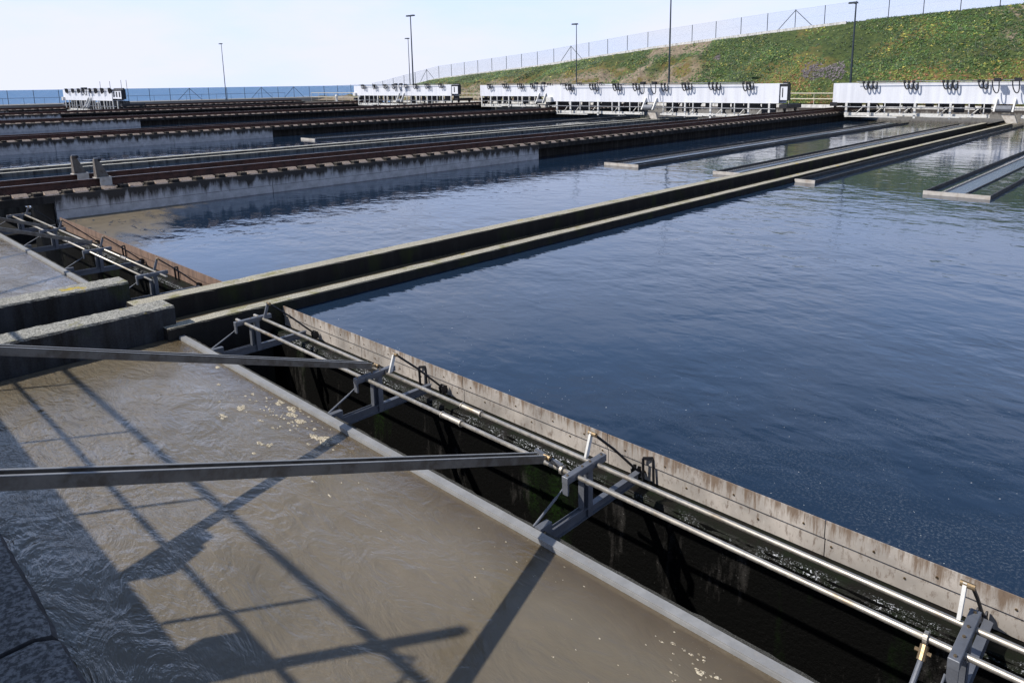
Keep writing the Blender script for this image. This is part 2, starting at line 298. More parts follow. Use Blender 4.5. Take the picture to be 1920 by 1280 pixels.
# ------------------------------------------------------------------ mesh helper
class MB:
    def __init__(s): s.v = []; s.f = []; s.mi = []
    def add(s, vs, fs, mi=0):
        o = len(s.v); s.v += [tuple(p) for p in vs]; s.f += [tuple(i+o for i in q) for q in fs]; s.mi += [mi]*len(fs); return s
    def box(s, x0, x1, y0, y1, z0, z1, mi=0, b=0.0):
        if b <= 0:
            vs = [(x0, y0, z0), (x1, y0, z0), (x1, y1, z0), (x0, y1, z0), (x0, y0, z1), (x1, y0, z1), (x1, y1, z1), (x0, y1, z1)]
            return s.add(vs, [(0, 3, 2, 1), (4, 5, 6, 7), (0, 1, 5, 4), (1, 2, 6, 5), (2, 3, 7, 6), (3, 0, 4, 7)], mi)
        # bevelled box: top edges chamfered
        vs = [(x0, y0, z0), (x1, y0, z0), (x1, y1, z0), (x0, y1, z0),
              (x0, y0, z1-b), (x1, y0, z1-b), (x1, y1, z1-b), (x0, y1, z1-b),
              (x0+b, y0+b, z1), (x1-b, y0+b, z1), (x1-b, y1-b, z1), (x0+b, y1-b, z1)]
        return s.add(vs, [(0, 3, 2, 1), (8, 9, 10, 11), (0, 1, 5, 4), (1, 2, 6, 5), (2, 3, 7, 6), (3, 0, 4, 7),
                          (4, 5, 9, 8), (5, 6, 10, 9), (6, 7, 11, 10), (7, 4, 8, 11)], mi)
    def beam(s, a, b, w, h, up=(0, 0, 1), mi=0):
        a = Vector(a); b = Vector(b); d = (b-a).normalized(); u = Vector(up); sd = d.cross(u)
        if sd.length < 1e-4: sd = d.cross(Vector((1, 0, 0)))
        sd.normalize(); u = sd.cross(d)
        vs = []
        for p in (a, b):
            for i, j in ((-1, -1), (1, -1), (1, 1), (-1, 1)): vs.append(p+sd*(w/2*i)+u*(h/2*j))
        return s.add(vs, [(0, 1, 2, 3), (7, 6, 5, 4), (0, 4, 5, 1), (1, 5, 6, 2), (2, 6, 7, 3), (3, 7, 4, 0)], mi)
    def tube(s, pts, r, n=12, mi=0, cap=True):
        pts = [Vector(p) for p in pts]; rings = []
        ref = None
        for i, p in enumerate(pts):
            d = (pts[min(i+1, len(pts)-1)]-pts[max(i-1, 0)]).normalized()
            if ref is None: ref = Vector((0, 0, 1)) if abs(d.z) < 0.9 else Vector((1, 0, 0))
            sd = d.cross(ref).normalized(); u = sd.cross(d).normalized(); ref = u
            rr = r[i] if isinstance(r, (list, tuple)) else r
            rings.append([p+sd*(math.cos(t)*rr)+u*(math.sin(t)*rr) for t in (2*math.pi*j/n for j in range(n))])
        vs = [q for ring in rings for q in ring]; fs = []
        for i in range(len(rings)-1):
            for j in range(n): fs.append((i*n+j, i*n+(j+1) % n, (i+1)*n+(j+1) % n, (i+1)*n+j))
        if cap: fs += [tuple(range(n))[::-1], tuple(range((len(rings)-1)*n, len(rings)*n))]
        return s.add(vs, fs, mi)
    def prism(s, poly, axis, a0, a1, mi=0):
        # poly of (u,v); axis 0: (y,z) extruded in x; axis 1: (x,z) extruded in y; axis 2: (x,y) in z
        n = len(poly)
        def pt(u, v, t): return (t, u, v) if axis == 0 else ((u, t, v) if axis == 1 else (u, v, t))
        vs = [pt(u, v, a0) for u, v in poly]+[pt(u, v, a1) for u, v in poly]
        fs = [tuple(range(n))[::-1], tuple(range(n, 2*n))]+[(i, (i+1) % n, (i+1) % n+n, i+n) for i in range(n)]
        return s.add(vs, fs, mi)
    def build(s, name, mats, root=None, smooth=False, loc=None):
        if not isinstance(mats, (list, tuple)): mats = [mats]
        o0 = Vector(loc) if loc is not None else (Vector(root['_o']) if root is not None else Vector((0, 0, 0)))
        if loc is None and root is None and s.v:
            a = np.array(s.v); o0 = Vector(((a[:, 0].min()+a[:, 0].max())/2, (a[:, 1].min()+a[:, 1].max())/2, a[:, 2].min()))
        me = bpy.data.meshes.new(name)
        me.from_pydata([(p[0]-o0.x, p[1]-o0.y, p[2]-o0.z) for p in s.v], [], s.f)
        for mm in mats: me.materials.append(mm)
        me.polygons.foreach_set('material_index', s.mi)
        import bmesh
        bm = bmesh.new(); bm.from_mesh(me); bmesh.ops.recalc_face_normals(bm, faces=bm.faces); bm.to_mesh(me); bm.free()
        if smooth: me.polygons.foreach_set('use_smooth', [True]*len(me.polygons))
        o = bpy.data.objects.new(name, me); COL.objects.link(o)
        if root is not None:
            o.parent = root; p0 = Vector(root['_o']); o.location = o0-p0; o['_o'] = tuple(o0)
        else: o.location = o0; o['_o'] = tuple(o0)
        return o
ROOTS = []
def tag(o, label, cat, group=None):
    o['label'] = label; o['category'] = cat
    if group: o['group'] = group
    return o
def thing(name, label, cat, loc, group=None):
    o = bpy.data.objects.new(name, None); COL.objects.link(o); o.location = loc; o['_o'] = tuple(loc)
    o.empty_display_size = 0.2; tag(o, label, cat, group); return o
def kind(o, k_): o['kind'] = k_; return o
def copy_tree(o, parent=None):
    c = o.copy(); COL.objects.link(c); c.parent = parent
    for ch in o.children: copy_tree(ch, c)
    return c
def smooth_by_angle(o): pass

PER = 28.9
CH = [-12.85-PER*i for i in range(5)]          # centres of the twin-walled channels
RW = [-27.3-PER*i for i in range(5)]           # centres of the rail walls
YE = 81.5                                       # far end of the tanks

# ------------------------------------------------------------------ structure: sea, ground, water
kind(MB().add([(-40000, -30000, -12), (30000, -30000, -12), (30000, 40000, -12), (-40000, 40000, -12)], [(0, 1, 2, 3)]).build('sea', M['sea'], loc=(0, 0, -12)), 'structure')
g = MB(); g.box(-156, 60, -30, 130, -11, -3.0)
kind(g.build('ground', M['black'], loc=(0, 0, -3)), 'structure')
g = MB(); g.box(-156, -145.2, -30, 100, -3.0, 1.5)
kind(g.build('shore_path', M['ground'], loc=(-150, 0, 1.5)), 'structure')
g = MB(); g.box(-145.2, 60, YE+0.5, 85.0, -3.0, 0.7)
kind(g.build('walkway', M['pale'], loc=(-40, 77, .8)), 'structure')
edges_ = [(-11.77, 30)]
for i in range(5):
    edges_.append((RW[i]+0.69, CH[i]-1.0))
    edges_.append(((CH[i+1]+0.9) if i < 4 else -145.1, RW[i]-0.69))
for a, b in edges_:
    kind(MB().add([(a, 6.07, 0), (b, 6.07, 0), (b, YE+.1, 0), (a, YE+.1, 0)], [(0, 1, 2, 3)]).build('tank_water', M['tank_water'], loc=((a+b)/2, 40, 0)), 'structure')
kind(MB().add([(-11.9, 0.3, 0), (30, 0.3, 0), (30, 4.199, 0), (-11.9, 4.199, 0)], [(0, 1, 2, 3)]).build('inlet_water', M['mud_water'], loc=(0, 2, 0)), 'structure')
kind(MB().add([(-30, 0.3, 0), (-14.5, 0.3, 0), (-14.5, 4.199, 0), (-30, 4.199, 0)], [(0, 1, 2, 3)]).build('inlet_water', M['mud_water'], loc=(-20, 2, 0)), 'structure')
for c_ in CH[:2]:
    kind(MB().add([(c_-0.9, -5, -0.19), (c_+0.85, -5, -0.19), (c_+0.85, YE-2, -0.19), (c_-0.9, YE-2, -0.19)], [(0, 1, 2, 3)]).build('channel_water', M['trough_water'], loc=(c_, 20, -.19)), 'structure')

def child(name, me, root, loc):
    o = bpy.data.objects.new(name, me); COL.objects.link(o); o.parent = root; o.location = Vector(loc)-Vector(root['_o']); return o

# ------------------------------------------------------------------ pit, ledge, sill, baffle
def pit(x0, x1, lab, bmat, jx, sillabel, bafflabel):
    t = thing('overflow_pit_wall', 'black slimy concrete wall of the overflow pit %s' % lab, 'wall', ((x0+x1)/2, 5.8, -2.6))
    MB().box(x0, x1, 5.78, 6.04, -2.6, -0.262).build('wall_face', M['slime'], t)
    g = MB(); nx = 160
    vs = []; fs = []
    for i in range(nx+1):
        x = x0+(x1-x0)*i/nx; e = 5.765+rng.normal()*0.006
        vs += [(x, e, -0.30+rng.normal()*0.006), (x, e+0.03, -0.245+rng.normal()*0.003), (x, 6.045, -0.24)]
        if i < nx: fs += [(3*i, 3*i+3, 3*i+4, 3*i+1), (3*i+1, 3*i+4, 3*i+5, 3*i+2)]
    g.add(vs, fs); g.build('ledge', M['ledge'], t)
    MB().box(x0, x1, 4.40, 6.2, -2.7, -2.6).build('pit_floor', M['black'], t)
    t = thing('overflow_sill', sillabel, 'sill', ((x0+x1)/2, 4.3, -2.5))
    g = MB(); n = 200; vs = []; fs = []
    for i in range(n+1):
        x = x0+(x1-x0)*i/n; e = 4.352+rng.normal()*0.004
        vs += [(x, 4.26, 0.022), (x, e, 0.022+rng.normal()*0.003), (x, e+0.01, -0.03), (x, e-0.01, -2.5)]
        if i < n: fs += [(4*i+q, 4*i+4+q, 4*i+5+q, 4*i+1+q) for q in range(3)]
    g.add(vs, fs); g.box(x0, x1, 4.222, 4.27, -2.5, 0.018)
    g.build('concrete_edge', M['rough_sill'], t)
    # steel angle plate on the sill, in welded lengths
    MB().box(x0, x1, 4.205, 4.292, 0.034, 0.048).box(x0, x1, 4.200, 4.212, -0.10, 0.034).build('steel_strip', M['sill'], t)
    return t
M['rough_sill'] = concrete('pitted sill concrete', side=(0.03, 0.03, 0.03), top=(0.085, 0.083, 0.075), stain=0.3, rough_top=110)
pit(-11.74, 6, 'below the two shiny pipes', M['baffle'], 0, 'grey steel strip on a pitted concrete sill edging the brown water in the foreground', '')
pit(-25.88, -13.96, 'in the far left compartment', M['baffle_brown'], 0, 'narrow pale steel sill edging the bright water in the far left compartment', '')
def baffle(x0, x1, mat, label, bolts):
    t = thing('scum_baffle', label, 'baffle plate', ((x0+x1)/2, 6.06, -0.24))
    xs = []; x = x0
    while x < x1: xs.append((x, min(x+2.42, x1))); x += 2.425
    for a, b in xs:
        g = MB(); g.box(a, b-0.004, 6.056, 6.066, -0.238, 0.10); g.box(a, b-0.004, 6.034, 6.044, -0.045, 0.128)   # upper sheet laps over the lower one
        
        g.build('plate', mat, t)
    if bolts:
        bm_ = MB().tube([(0, 0, 0), (0, -0.008, 0)], 0.010, 8).build('bolt', M['brass'], loc=(0, 0, 0)); md = bm_.data; bpy.data.objects.remove(bm_)
        x = x0+0.25; n = 0
        while x < x1 and n < 48:
            child('bolt', md, t, (x, 6.034, 0.02)); child('bolt', md, t, (x+0.25, 6.056, -0.125+random.uniform(-.03, .03))); x += 0.66*random.uniform(.7, 1.3); n += 1
    return t
baffle(-11.76, 6, M['baffle'], 'long rust streaked grey baffle plate between the pipes and the blue water', True)
baffle(-25.5, -14.0, M['baffle_brown'], 'rusty brown baffle plate beside the far left compartment', False)

# ------------------------------------------------------------------ channel walls
def ch_wall(x0, x1, y0, z1, name_label, m_=None, extra=None):
    t = thing('channel_wall', name_label, 'wall', ((x0+x1)/2, 40, -2))
    g = MB(); n = 120; ys = [y0+(70.5-y0)*(i/n)**1.6 for i in range(n+1)]; vs = []; fs = []
    for i, y in enumerate(ys):
        j = rng.normal(size=4)*0.006
        vs += [(x0, y, -2), (x0+j[0], y, z1-0.025+j[1]), (x0+0.02+j[0], y, z1+j[1]*.5), (x1-0.02+j[2], y, z1+j[3]*.5), (x1+j[2], y, z1-0.025+j[3]), (x1, y, -2)]
        if i < n: fs += [(6*i+q, 6*i+6+q, 6*i+7+q, 6*i+1+q) for q in range(5)]
    fs += [(0, 1, 2, 3, 4, 5), tuple(6*n+q for q in (5, 4, 3, 2, 1, 0))]
    g.add(vs, fs); g.build('wall_body', m_ or M['ch_wall'], t)
    return t
ordn = ['nearest', 'second', 'third', 'fourth', 'fifth']
ch_wall(-12.07, -11.76, 4.05, 0.2, 'lichen topped concrete channel wall on the side of the large blue tank')
ch_wall(-13.95, -13.53, 4.15, 0.2, 'lichen topped concrete channel wall on the side away from the viewer')
for i, c_ in enumerate(CH[1:], 1):
    ch_wall(c_+0.78, c_+1.09, 4.1, 0.2, 'pale wall top of the %s channel, its nearer wall' % ordn[i], M['pale_ch'])
    ch_wall(c_-1.10, c_-0.68, 4.1, 0.2, 'pale wall top of the %s channel, its farther wall' % ordn[i], M['pale_ch'])
def left_wall(x0, x1, y1, z1, label):
    t = thing('inlet_wall', label, 'wall', ((x0+x1)/2, 1, -2))
    g = MB(); n = 90; ys = [-1.5+(y1+1.5)*i/n for i in range(n+1)]; vs = []; fs = []
    for i, y in enumerate(ys):
        j = rng.normal(size=4)*0.007
        vs += [(x0, y, -2), (x0+j[0], y, z1-0.03+j[1]), (x0+0.03+j[0], y, z1+j[1]*.4), (x1-0.03+j[2], y, z1+j[3]*.4), (x1+j[2], y, z1-0.03+j[3]), (x1, y, -2)]
        if i < n: fs += [(6*i+q, 6*i+6+q, 6*i+7+q, 6*i+1+q) for q in range(5)]
    fs += [(0, 1, 2, 3, 4, 5), tuple(6*n+q for q in (5, 4, 3, 2, 1, 0))]
    g.add(vs, fs); g.build('wall_body', M['left_wall'], t)
    return t
left_wall(-12.50, -11.95, 4.26, 0.51, 'thick aggregate topped concrete wall nearest the brown water at left')
left_wall(-14.80, -14.22, 4.32, 0.49, 'thick aggregate topped concrete wall with a yellow lichen patch, behind the nearer one at left')

# coping blocks at bottom left, in the shade of the bridge
edges = [-26, -22.6, -19.2, -15.9, -12.5, -9.2, -5.47, -2.2, 1.2, 4.6, 8]
t = thing('coping_wall', 'rough dark concrete coping blocks in the shade at the bottom left corner', 'wall', (-6, 0, -2))
for a, b in zip(edges[:-1], edges[1:]):
    g = MB(); n = 30; cross = [(-1.2, -2), (-1.2, 0.3), (0.80, 0.3), (0.90, 0.27), (0.94, 0.2), (0.95, 0.0), (0.95, -2)]
    vs = []; fs = []
    for i in range(n+1):
        x = a+0.03+(b-a-0.06)*i/n; en = 0.03 if i in (0, n) else 0
        for y, z_ in cross: vs.append((x, y+rng.normal()*0.006-en*0.3, z_-(en if z_ > 0.1 else 0)+rng.normal()*0.005))
        if i < n: fs += [(7*i+q, 7*i+7+q, 7*i+8+q, 7*i+1+q) for q in range(6)]
    fs += [tuple(range(7)), tuple(7*n+q for q in range(7))[::-1]]
    g.add(vs, fs); g.build('coping_block', M['rough_block'], t)

# ------------------------------------------------------------------ skimmer pipe rigs
PN, PF, PZ = (4.83, 5.13, 0.345)
def bracket(x, label, lever=True, group=None):
    t = thing('pipe_bracket', label, 'bracket', (x, 4.9, -0.25), 'pipe brackets standing over the overflow pits')
    g = MB(); g.box(x-0.034, x+0.034, 4.68, 5.28, 0.325, 0.395, b=0.004)
    g.box(x-0.033, x+0.033, 4.684, 4.705, 0.21, 0.324)
    g.build('clamp_bar', M['steel_bracket'], t)
    MB().box(x-0.030, x+0.030, 5.00, 5.07, -0.165, 0.324).box(x-0.034, x-0.029, 4.93, 4.999, -0.06, 0.22).box(x-0.034, x+0.034, 4.923, 4.929, -0.06, 0.24).build('upright', M['steel_bracket'], t)
    g = MB(); g.box(x-0.032, x+0.032, 4.42, 5.88, -0.068, -0.061); g.box(x-0.005, x+0.005, 4.42, 5.88, -0.158, -0.068); g.box(x-0.032, x+0.032, 4.42, 5.88, -0.165, -0.158)
    g.box(x-0.032, x-0.026, 4.42, 4.92, -0.061, -0.04); g.box(x+0.026, x+0.032, 4.42, 4.92, -0.061, -0.04)
    g.build('cross_beam', M['steel_bracket'], t)
    MB().box(x-0.036, x+0.036, 4.30, 4.46, -0.035, 0.058).build('foot_plate', M['steel_bracket'], t)
    MB().tube([(x-0.06, 4.31, 0.04), (x-0.045, 4.62, 0.20)], 0.0125, 10).tube([(x-0.045, 4.60, 0.19), (x-0.04, 4.70, 0.25)], 0.008, 8).build('brace_rod', M['steel_bracket'], t)
    for yy in (4.72, 4.94, 5.06, 5.24):
        MB().tube([(x, yy, 0.395), (x, yy, 0.405)], 0.011, 6).build('bolt', M['brass'], t)
    return t
def lever(x, label):
    t = thing('lever_linkage', label, 'lever', (x, 5.13, 0.345), 'levers and push rods clamped on the far pipes')
    la = MB().prism([(5.105, 0.38), (5.155, 0.38), (5.225, 0.60), (5.190, 0.62)], 0, x-0.012, x+0.012).build('lever_arm', M['white_strut'] if x > -9 else M['steel_bracket'], t)
    MB().tube([(x-0.03, 5.205, 0.60), (x+0.06, 5.205, 0.60)], 0.022, 10).build('pivot_pin', M['brass'], la)
    MB().tube([(x+0.045, 5.205, 0.60), (x+0.03, 5.55, 0.30), (x+0.02, 5.95, -0.09)], 0.014, 8).build('push_rod', M['dark_steel'], t)
    g = MB(); g.prism([(5.95, -0.2), (6.03, -0.2), (6.03, -0.09), (5.97, -0.06), (5.93, -0.1)], 0, x-0.03, x-0.018)
    g.prism([(5.95, -0.2), (6.03, -0.2), (6.03, -0.09), (5.97, -0.06), (5.93, -0.1)], 0, x+0.03, x+0.042)
    g.build('hinge_plate', M['dark_steel'], t)
    return t
def hook(x, label):
    t = thing('hook_bracket', label, 'hook', (x, 6.0, -0.24), 'bent steel hooks fixed against the baffle plates')
    MB().beam((x, 6.0, -0.24), (x, 5.99, 0.045), 0.035, 0.012, up=(1, 0, 0)).beam((x, 5.99, 0.04), (x+0.10, 6.03, 0.06), 0.012, 0.035).beam((x+0.10, 6.03, 0.06), (x+0.12, 6.02, -0.24), 0.035, 0.012, up=(1, 0, 0)).build('hook_bar', M['dark_steel'], t)
def pipe(x0, x1, y, label, coup):
    t = thing('skimmer_pipe', label, 'pipe', ((x0+x1)/2, y, PZ-0.03), 'skimmer pipes running across the overflow pits')
    MB().tube([(x0, y, PZ), (x1, y, PZ)], 0.0235, 20).build('pipe_run', M['pipe'], t, smooth=True)
    for c_ in coup:
        MB().tube([(c_-0.15, y, PZ), (c_+0.15, y, PZ)], 0.032, 20).tube([(c_+0.15, y, PZ), (c_+0.165, y, PZ)], 0.041, 16).tube([(c_-0.165, y, PZ), (c_-0.15, y, PZ)], 0.041, 16).build('coupling', M['pipe'], t, smooth=False)
pipe(-10.97, 12, PN, 'shiny steel pipe nearer the brown water, in the foreground bay', [-5.74, 0.9])
pipe(-10.97, 12, PF, 'shiny steel pipe nearer the baffle plate, in the foreground bay', [-5.74, 0.9])
pipe(-25.7, -14.55, PN, 'grey pipe nearer the sill in the far left bay', [-20.1])
pipe(-25.7, -14.62, PF, 'grey pipe nearer the brown baffle in the far left bay', [-17.0])
bl = [(-10.72, 'first grey pipe bracket, close against the lichen topped channel wall'),
      (-7.41, 'second grey pipe bracket, where the upper dark arm ends'),
      (-3.97, 'large grey bolted pipe bracket at the centre, beside the end of the lower arm'),
      (-0.76, 'blue grey bolted pipe bracket at the bottom right corner')]
for x, l_ in bl: bracket(x, l_)
for x, l_ in ((-14.97, 'pipe bracket of the far left bay nearest the yellow lichen wall'), (-18.3, 'pipe bracket of the far left bay just beyond the end of the dark arm'),
              (-21.9, 'pipe bracket of the far left bay beside the shorter dark arm'), (-25.4, 'farthest pipe bracket of the left bay, under the rail slab')): bracket(x, l_)
lever(-10.62, 'steel lever and dark push rod at the left end of the foreground pipes')
lever(-7.28, 'dark lever with brass pin where the upper arm meets the pipes')
lever(-4.07, 'pale lever with brass pin beside the large central bracket')
lever(-0.83, 'pale lever standing beside the bottom right bracket')
lever(-15.25, 'rusty lever and push rod nearest the brown baffle corner')
lever(-18.55, 'rusty lever and push rod between the two far left hooks')
lever(-21.85, 'rusty lever and push rod near the left end of the brown baffle')
lever(-25.2, 'rusty lever at the far end of the left bay pipes')
hook(-7.8, 'dark hook on the baffle beside the upper dark arm')
hook(-3.98, 'dark hook casting its shadow on the baffle right of the central bracket')
hook(-16.55, 'dark hook on the brown baffle nearer the corner')
hook(-19.9, 'dark hook on the brown baffle farther from the corner')
# ring clamp and rod on the near pipe beside the bottom right bracket
t = thing('ring_clamp', 'round clamp with brass fork and grey rod hanging from the pipe at bottom right', 'clamp', (-0.95, 4.83, 0.0))
g = MB(); g.tube([(-0.965, PN, PZ), (-0.94, PN, PZ)], 0.046, 18); g.build('ring', M['pipe'], t)
MB().tube([(-0.95, 4.80, 0.31), (-0.95, 4.73, 0.24)], 0.028, 10).tube([(-1.0, 4.77, 0.28), (-0.90, 4.77, 0.28)], 0.014, 8).build('fork', M['brass'], t)
MB().tube([(-0.95, 4.73, 0.24), (-0.97, 4.34, -0.02)], 0.018, 10).build('rod', M['steel_bracket'], t)
t = thing('ring_clamp', 'round clamp on the near pipe just left of the central bracket', 'clamp', (-4.12, 4.83, 0.3))
MB().tube([(-4.135, PN, PZ), (-4.11, PN, PZ)], 0.046, 18).build('ring', M['pipe'], t)
MB().beam((-4.13, 4.83, 0.385), (-4.5, 4.86, 0.41), 0.03, 0.03).build('link_bar', M['steel_bracket'], t)

def arm(xa, ya, za, xb, yb, zb, label, jx):
    t = thing('drive_arm', label, 'arm', (xa, ya, za), 'long steel arms running from the bridge to the pipes')
    A = Vector((xa, ya, za)); B = Vector((xb, yb, zb)); d = (B-A).normalized(); sd = d.cross(Vector((0, 0, 1))).normalized(); u = sd.cross(d)
    g = MB()
    g.beam(A, B, 0.10, 0.007); 
    g.beam(A+sd*0.053, B+sd*0.053, 0.007, 0.072, up=u); g.beam(A-sd*0.053, B-sd*0.053, 0.007, 0.072, up=u)
    g.build('channel_beam', M['arm'], t)
    g = MB()
    for q_ in (0.043, -0.043): g.beam(A+sd*q_+u*0.0385, B+sd*q_+u*0.0385, 0.020, 0.004)
    g.build('lip_highlight', M['sill'], t)  # pale strips stand in for the light caught along the flange edges
    L__ = (B-A).length; q_ = 0.4
    g = MB()
    while q_ < L__:
        P__ = A+d*q_; g.tube([P__+u*0.003, P__+u*0.014], 0.012, 6); q_ += 0.9
    g.build('web_bolts', M['dark_steel'], t)
    MB().tube([A-d*0.12, A+d*0.02], 0.02, 10).tube([A-d*0.12-sd*0.04, A-d*0.12+sd*0.04], 0.03, 10).build('end_joint', M['brass'], t)
    MB().tube([A-d*0.12, Vector((jx, PN if ya < 4.9 else PF, PZ))], 0.016, 8).build('end_link', M['dark_steel'], t)
arm(-4.30, 4.70, 0.46, -4.22, -0.9, 2.64, 'lower long steel arm reaching from the left edge to the central bracket', -4.12)
arm(-7.52, 4.98, 0.45, -7.4, -0.9, 2.50, 'upper long dark arm reaching from the left edge to the second bracket', -7.3)
arm(-18.75, 5.00, 0.47, -17.9, -0.9, 2.60, 'long dark arm above the far left bay, the longer one in the picture', -18.5)
arm(-21.9, 4.86, 0.47, -21.4, -0.9, 2.60, 'short dark arm above the far left bay, the farther one', -21.9)

# ------------------------------------------------------------------ rail walls and rails
padA = MB(); padA.prism([(-0.16, 0), (0.22, 0), (0.20, 0.03), (0.06, 0.105), (-0.16, 0.105)], 1, -0.19, 0.19)
padB = MB(); padB.box(-0.14, 0.20, -0.12, 0.12, 0.0, 0.11, b=0.008); padB.tube([(0.02, 0, 0.11), (0.02, 0, 0.16)], 0.016, 6)
meA = padA.build('bearing_pad', M['pad'], loc=(0, 0, 0)); meB = padB.build('rail_clip', M['slab'], loc=(0, 0, 0))
mA, mB_ = meA.data, meB.data
bpy.data.objects.remove(meA); bpy.data.objects.remove(meB)
for i, c_ in enumerate(RW):
    lab = ['streaked concrete rail wall nearest the camera, along the far side of the near tanks', 'streaked concrete rail wall behind the nearest one',
           'third concrete rail wall counted from the camera', 'fourth concrete rail wall counted from the camera', 'last concrete rail wall, along the shore fence'][i]
    t = thing('rail_wall', lab, 'wall', (c_, 35, -2), 'long concrete walls carrying the rails')
    for a, b in ((6.06, 13.3), (13.3, 20.8), (20.8, 28.5)):
        if a < 7: MB().box(c_-1.37, c_+1.37, 6.00, 6.04, -2, 0.525).build('wall_front', M['slime'], t)  # thin dark sheet added over the wall end below the slab
        MB().box(c_-1.38, c_+1.38, a+0.012, b-0.012, 0.278, 0.53).box(c_-1.392, c_+1.392, a+0.012, b-0.012, -2, 0.27).box(c_-1.3, c_+1.3, a-0.012, b+0.0, -2, 0.52).build('wall_body', M['rail_wall'], t)
    MB().box(c_-0.7, c_+0.7, 28.5, YE-.01, -2, 0.53).build('recessed_wall', M['slab'], t)
    g = MB(); ys = [-8, 6.06, 13.3, 20.8, 28.5, 36, 44, 52, 60, 68, 76, YE-.01]
    for k_, (a, b) in enumerate(zip(ys[:-1], ys[1:])):
        MB().box(c_-1.40, c_+1.40, a+0.004, b-0.004, 0.531, 0.77, b=0.012).build('slab', M['rail_wall'] if 0 < k_ < 4 else M['slab'], t)
    for sd_ in ((1, -1) if i < 2 else (1,)):
        rx = c_+sd_*0.92+(-0.07 if sd_ > 0 else -0.07)
        y = 3.2; n = 0
        while y < 79 and n < 96:
            child('bearing_pad', mA, t, (c_+sd_*1.12, y+0.38, 0.77)); 
            if i < 2 or n % 2 == 0: child('rail_clip', mB_, t, (c_+sd_*1.16, y, 0.77))
            y += 0.82 if i < 3 else 1.05; n += 1
        if i > 1: break
for i, c_ in enumerate(RW):
    for sd_ in (1, -1):
        x = c_+sd_*0.92-0.03
        t = thing('crane_rail', '%s rusty rail on the %s rail wall from the camera' % ('near side' if sd_ > 0 else 'far side', ordn[i]), 'rail', (x, 33, 0.83), 'rusty rails on the tank walls')
        pr = [(x-0.10, 0.835), (x+0.10, 0.835), (x+0.10, 0.855), (x+0.012, 0.87), (x+0.012, 1.055), (x+0.05, 1.07), (x+0.05, 1.112), (x-0.05, 1.112), (x-0.05, 1.07), (x-0.012, 1.055), (x-0.012, 0.87), (x-0.10, 0.855)]
        MB().prism(pr, 1, -8, 81).build('rail_bar', M['rust'], t)
        MB().box(x-0.042, x+0.042, -8, 81, 1.1125, 1.118).build('rail_head', M['rail_head'], t)
        g = MB(); y = 0.8
        while y < 72: g.box(x-0.022, x+0.022, y-0.04, y+0.04, 1.119, 1.1225); y += 9
        g.build('joint_mark', M['rust'], t)
for x, y, l_ in ((-26.45, 7.55, 'tapered grey steel rail stop on the nearer rusty rail'), (-28.3, 7.4, 'tapered grey steel rail stop on the farther rusty rail')):
    t = thing('rail_stop', l_, 'rail stop', (x, y, 0.8), 'two rail end stops at left')
    g = MB(); g.prism([(y-0.10, 1.122), (y+0.30, 1.122), (y+0.02, 1.74), (y-0.10, 1.74)], 0, x-0.02, x+0.02)
    g.prism([(x-0.16, 1.122), (x+0.16, 1.122), (x+0.07, 1.74), (x-0.07, 1.74)], 1, y-0.12, y-0.10)
    g.build('post_plate', M['stop'], t)
    MB().box(x-0.17, x+0.19, y-0.16, y+0.34, 1.1225, 1.145).box(x+0.19, x+0.205, y-0.06, y+0.30, 0.70, 1.145).build('saddle', M['launder_end'], t)
    MB().box(x-0.06, x+0.06, y-0.10, y+0.02, 1.74, 1.78).build('post_cap', M['steel_bracket'], t)
    MB().tube([(x, y+0.02, 1.71), (x, y+0.10, 1.71)], [0.06, 0.04], 10).build('rubber_buffer', M['rubber'], t)

# ------------------------------------------------------------------ launders
def launder(x0, x1, y0, y1, label, full=False):
    t = thing('launder_trough', label, 'trough', ((x0+x1)/2, (y0+y1)/2, -0.3), 'overflow troughs floating at the far half of the tanks')
    MB().box(x0, x1, y0, y0+0.05, -0.3, 0.13).build('end_plate', M['launder_end'], t)
    MB().box(x0, x0+0.05, y0+0.052, y1, -0.3, 0.12).build('side_wall', M['launder'], t)
    MB().box(x1-0.05, x1, y0+0.052, y1, -0.3, 0.12).build('side_wall', M['launder'], t)
    xm = x0+(x1-x0)*0.24; xn = x0+(x1-x0)*0.56
    if x1-x0 > 1.3:
        g = MB(); g.box(xm, xm+0.012, y0+0.06, y1, -0.3, 0.05)
        y = y0+0.3
        while y < y1 and y < y0+46:
            g.prism([(y, 0.05), (y+0.14, 0.05), (y+0.12, 0.09), (y+0.02, 0.09)], 0, xm, xm+0.012); y += 0.2
        g.build('notched_weir', M['weir'], t)
        MB().box(xm+0.012, xn, y0+0.06, y1, -0.2, 0.012).build('trough_floor', M['trough'], t)
        MB().box(xn, xn+0.04, y0+0.06, y1, -0.3, 0.045).build('inner_wall', M['launder'], t)
    return t
k = NT('wet trough floor'); a = k.noise(3, 5, 0.6); k.col(k.mix(a, (0.05, 0.07, 0.10), (0.10, 0.13, 0.17))); k.rough(0.25); k.bump(a, .4, .02); M['trough'] = k.m
YL = 70.0
launder(-7.0, -4.98, 27.6, YL, 'wide dark trough with a notched weir at the right edge of the picture')
launder(-11.70, -10.9, 27.9, YL, 'narrow trough against the channel wall, on the large tank side')
launder(-15.5, -14.0, 28.3, YL, 'trough behind the channel wall, on the narrower tank side')
launder(-21.4, -19.4, 28.3, YL, 'long dark trough with notched weir standing free in the middle tank')
launder(-50.3, -48.3, 28.4, YL, 'trough in the tank beyond the nearest rails, farther one')
launder(-37.5, -35.5, 28.4, YL, 'trough in the tank beyond the nearest rails, just behind the rails', )
launder(1.5, 3.5, 27.6, YL, 'dark trough beyond the right edge of the wide one')

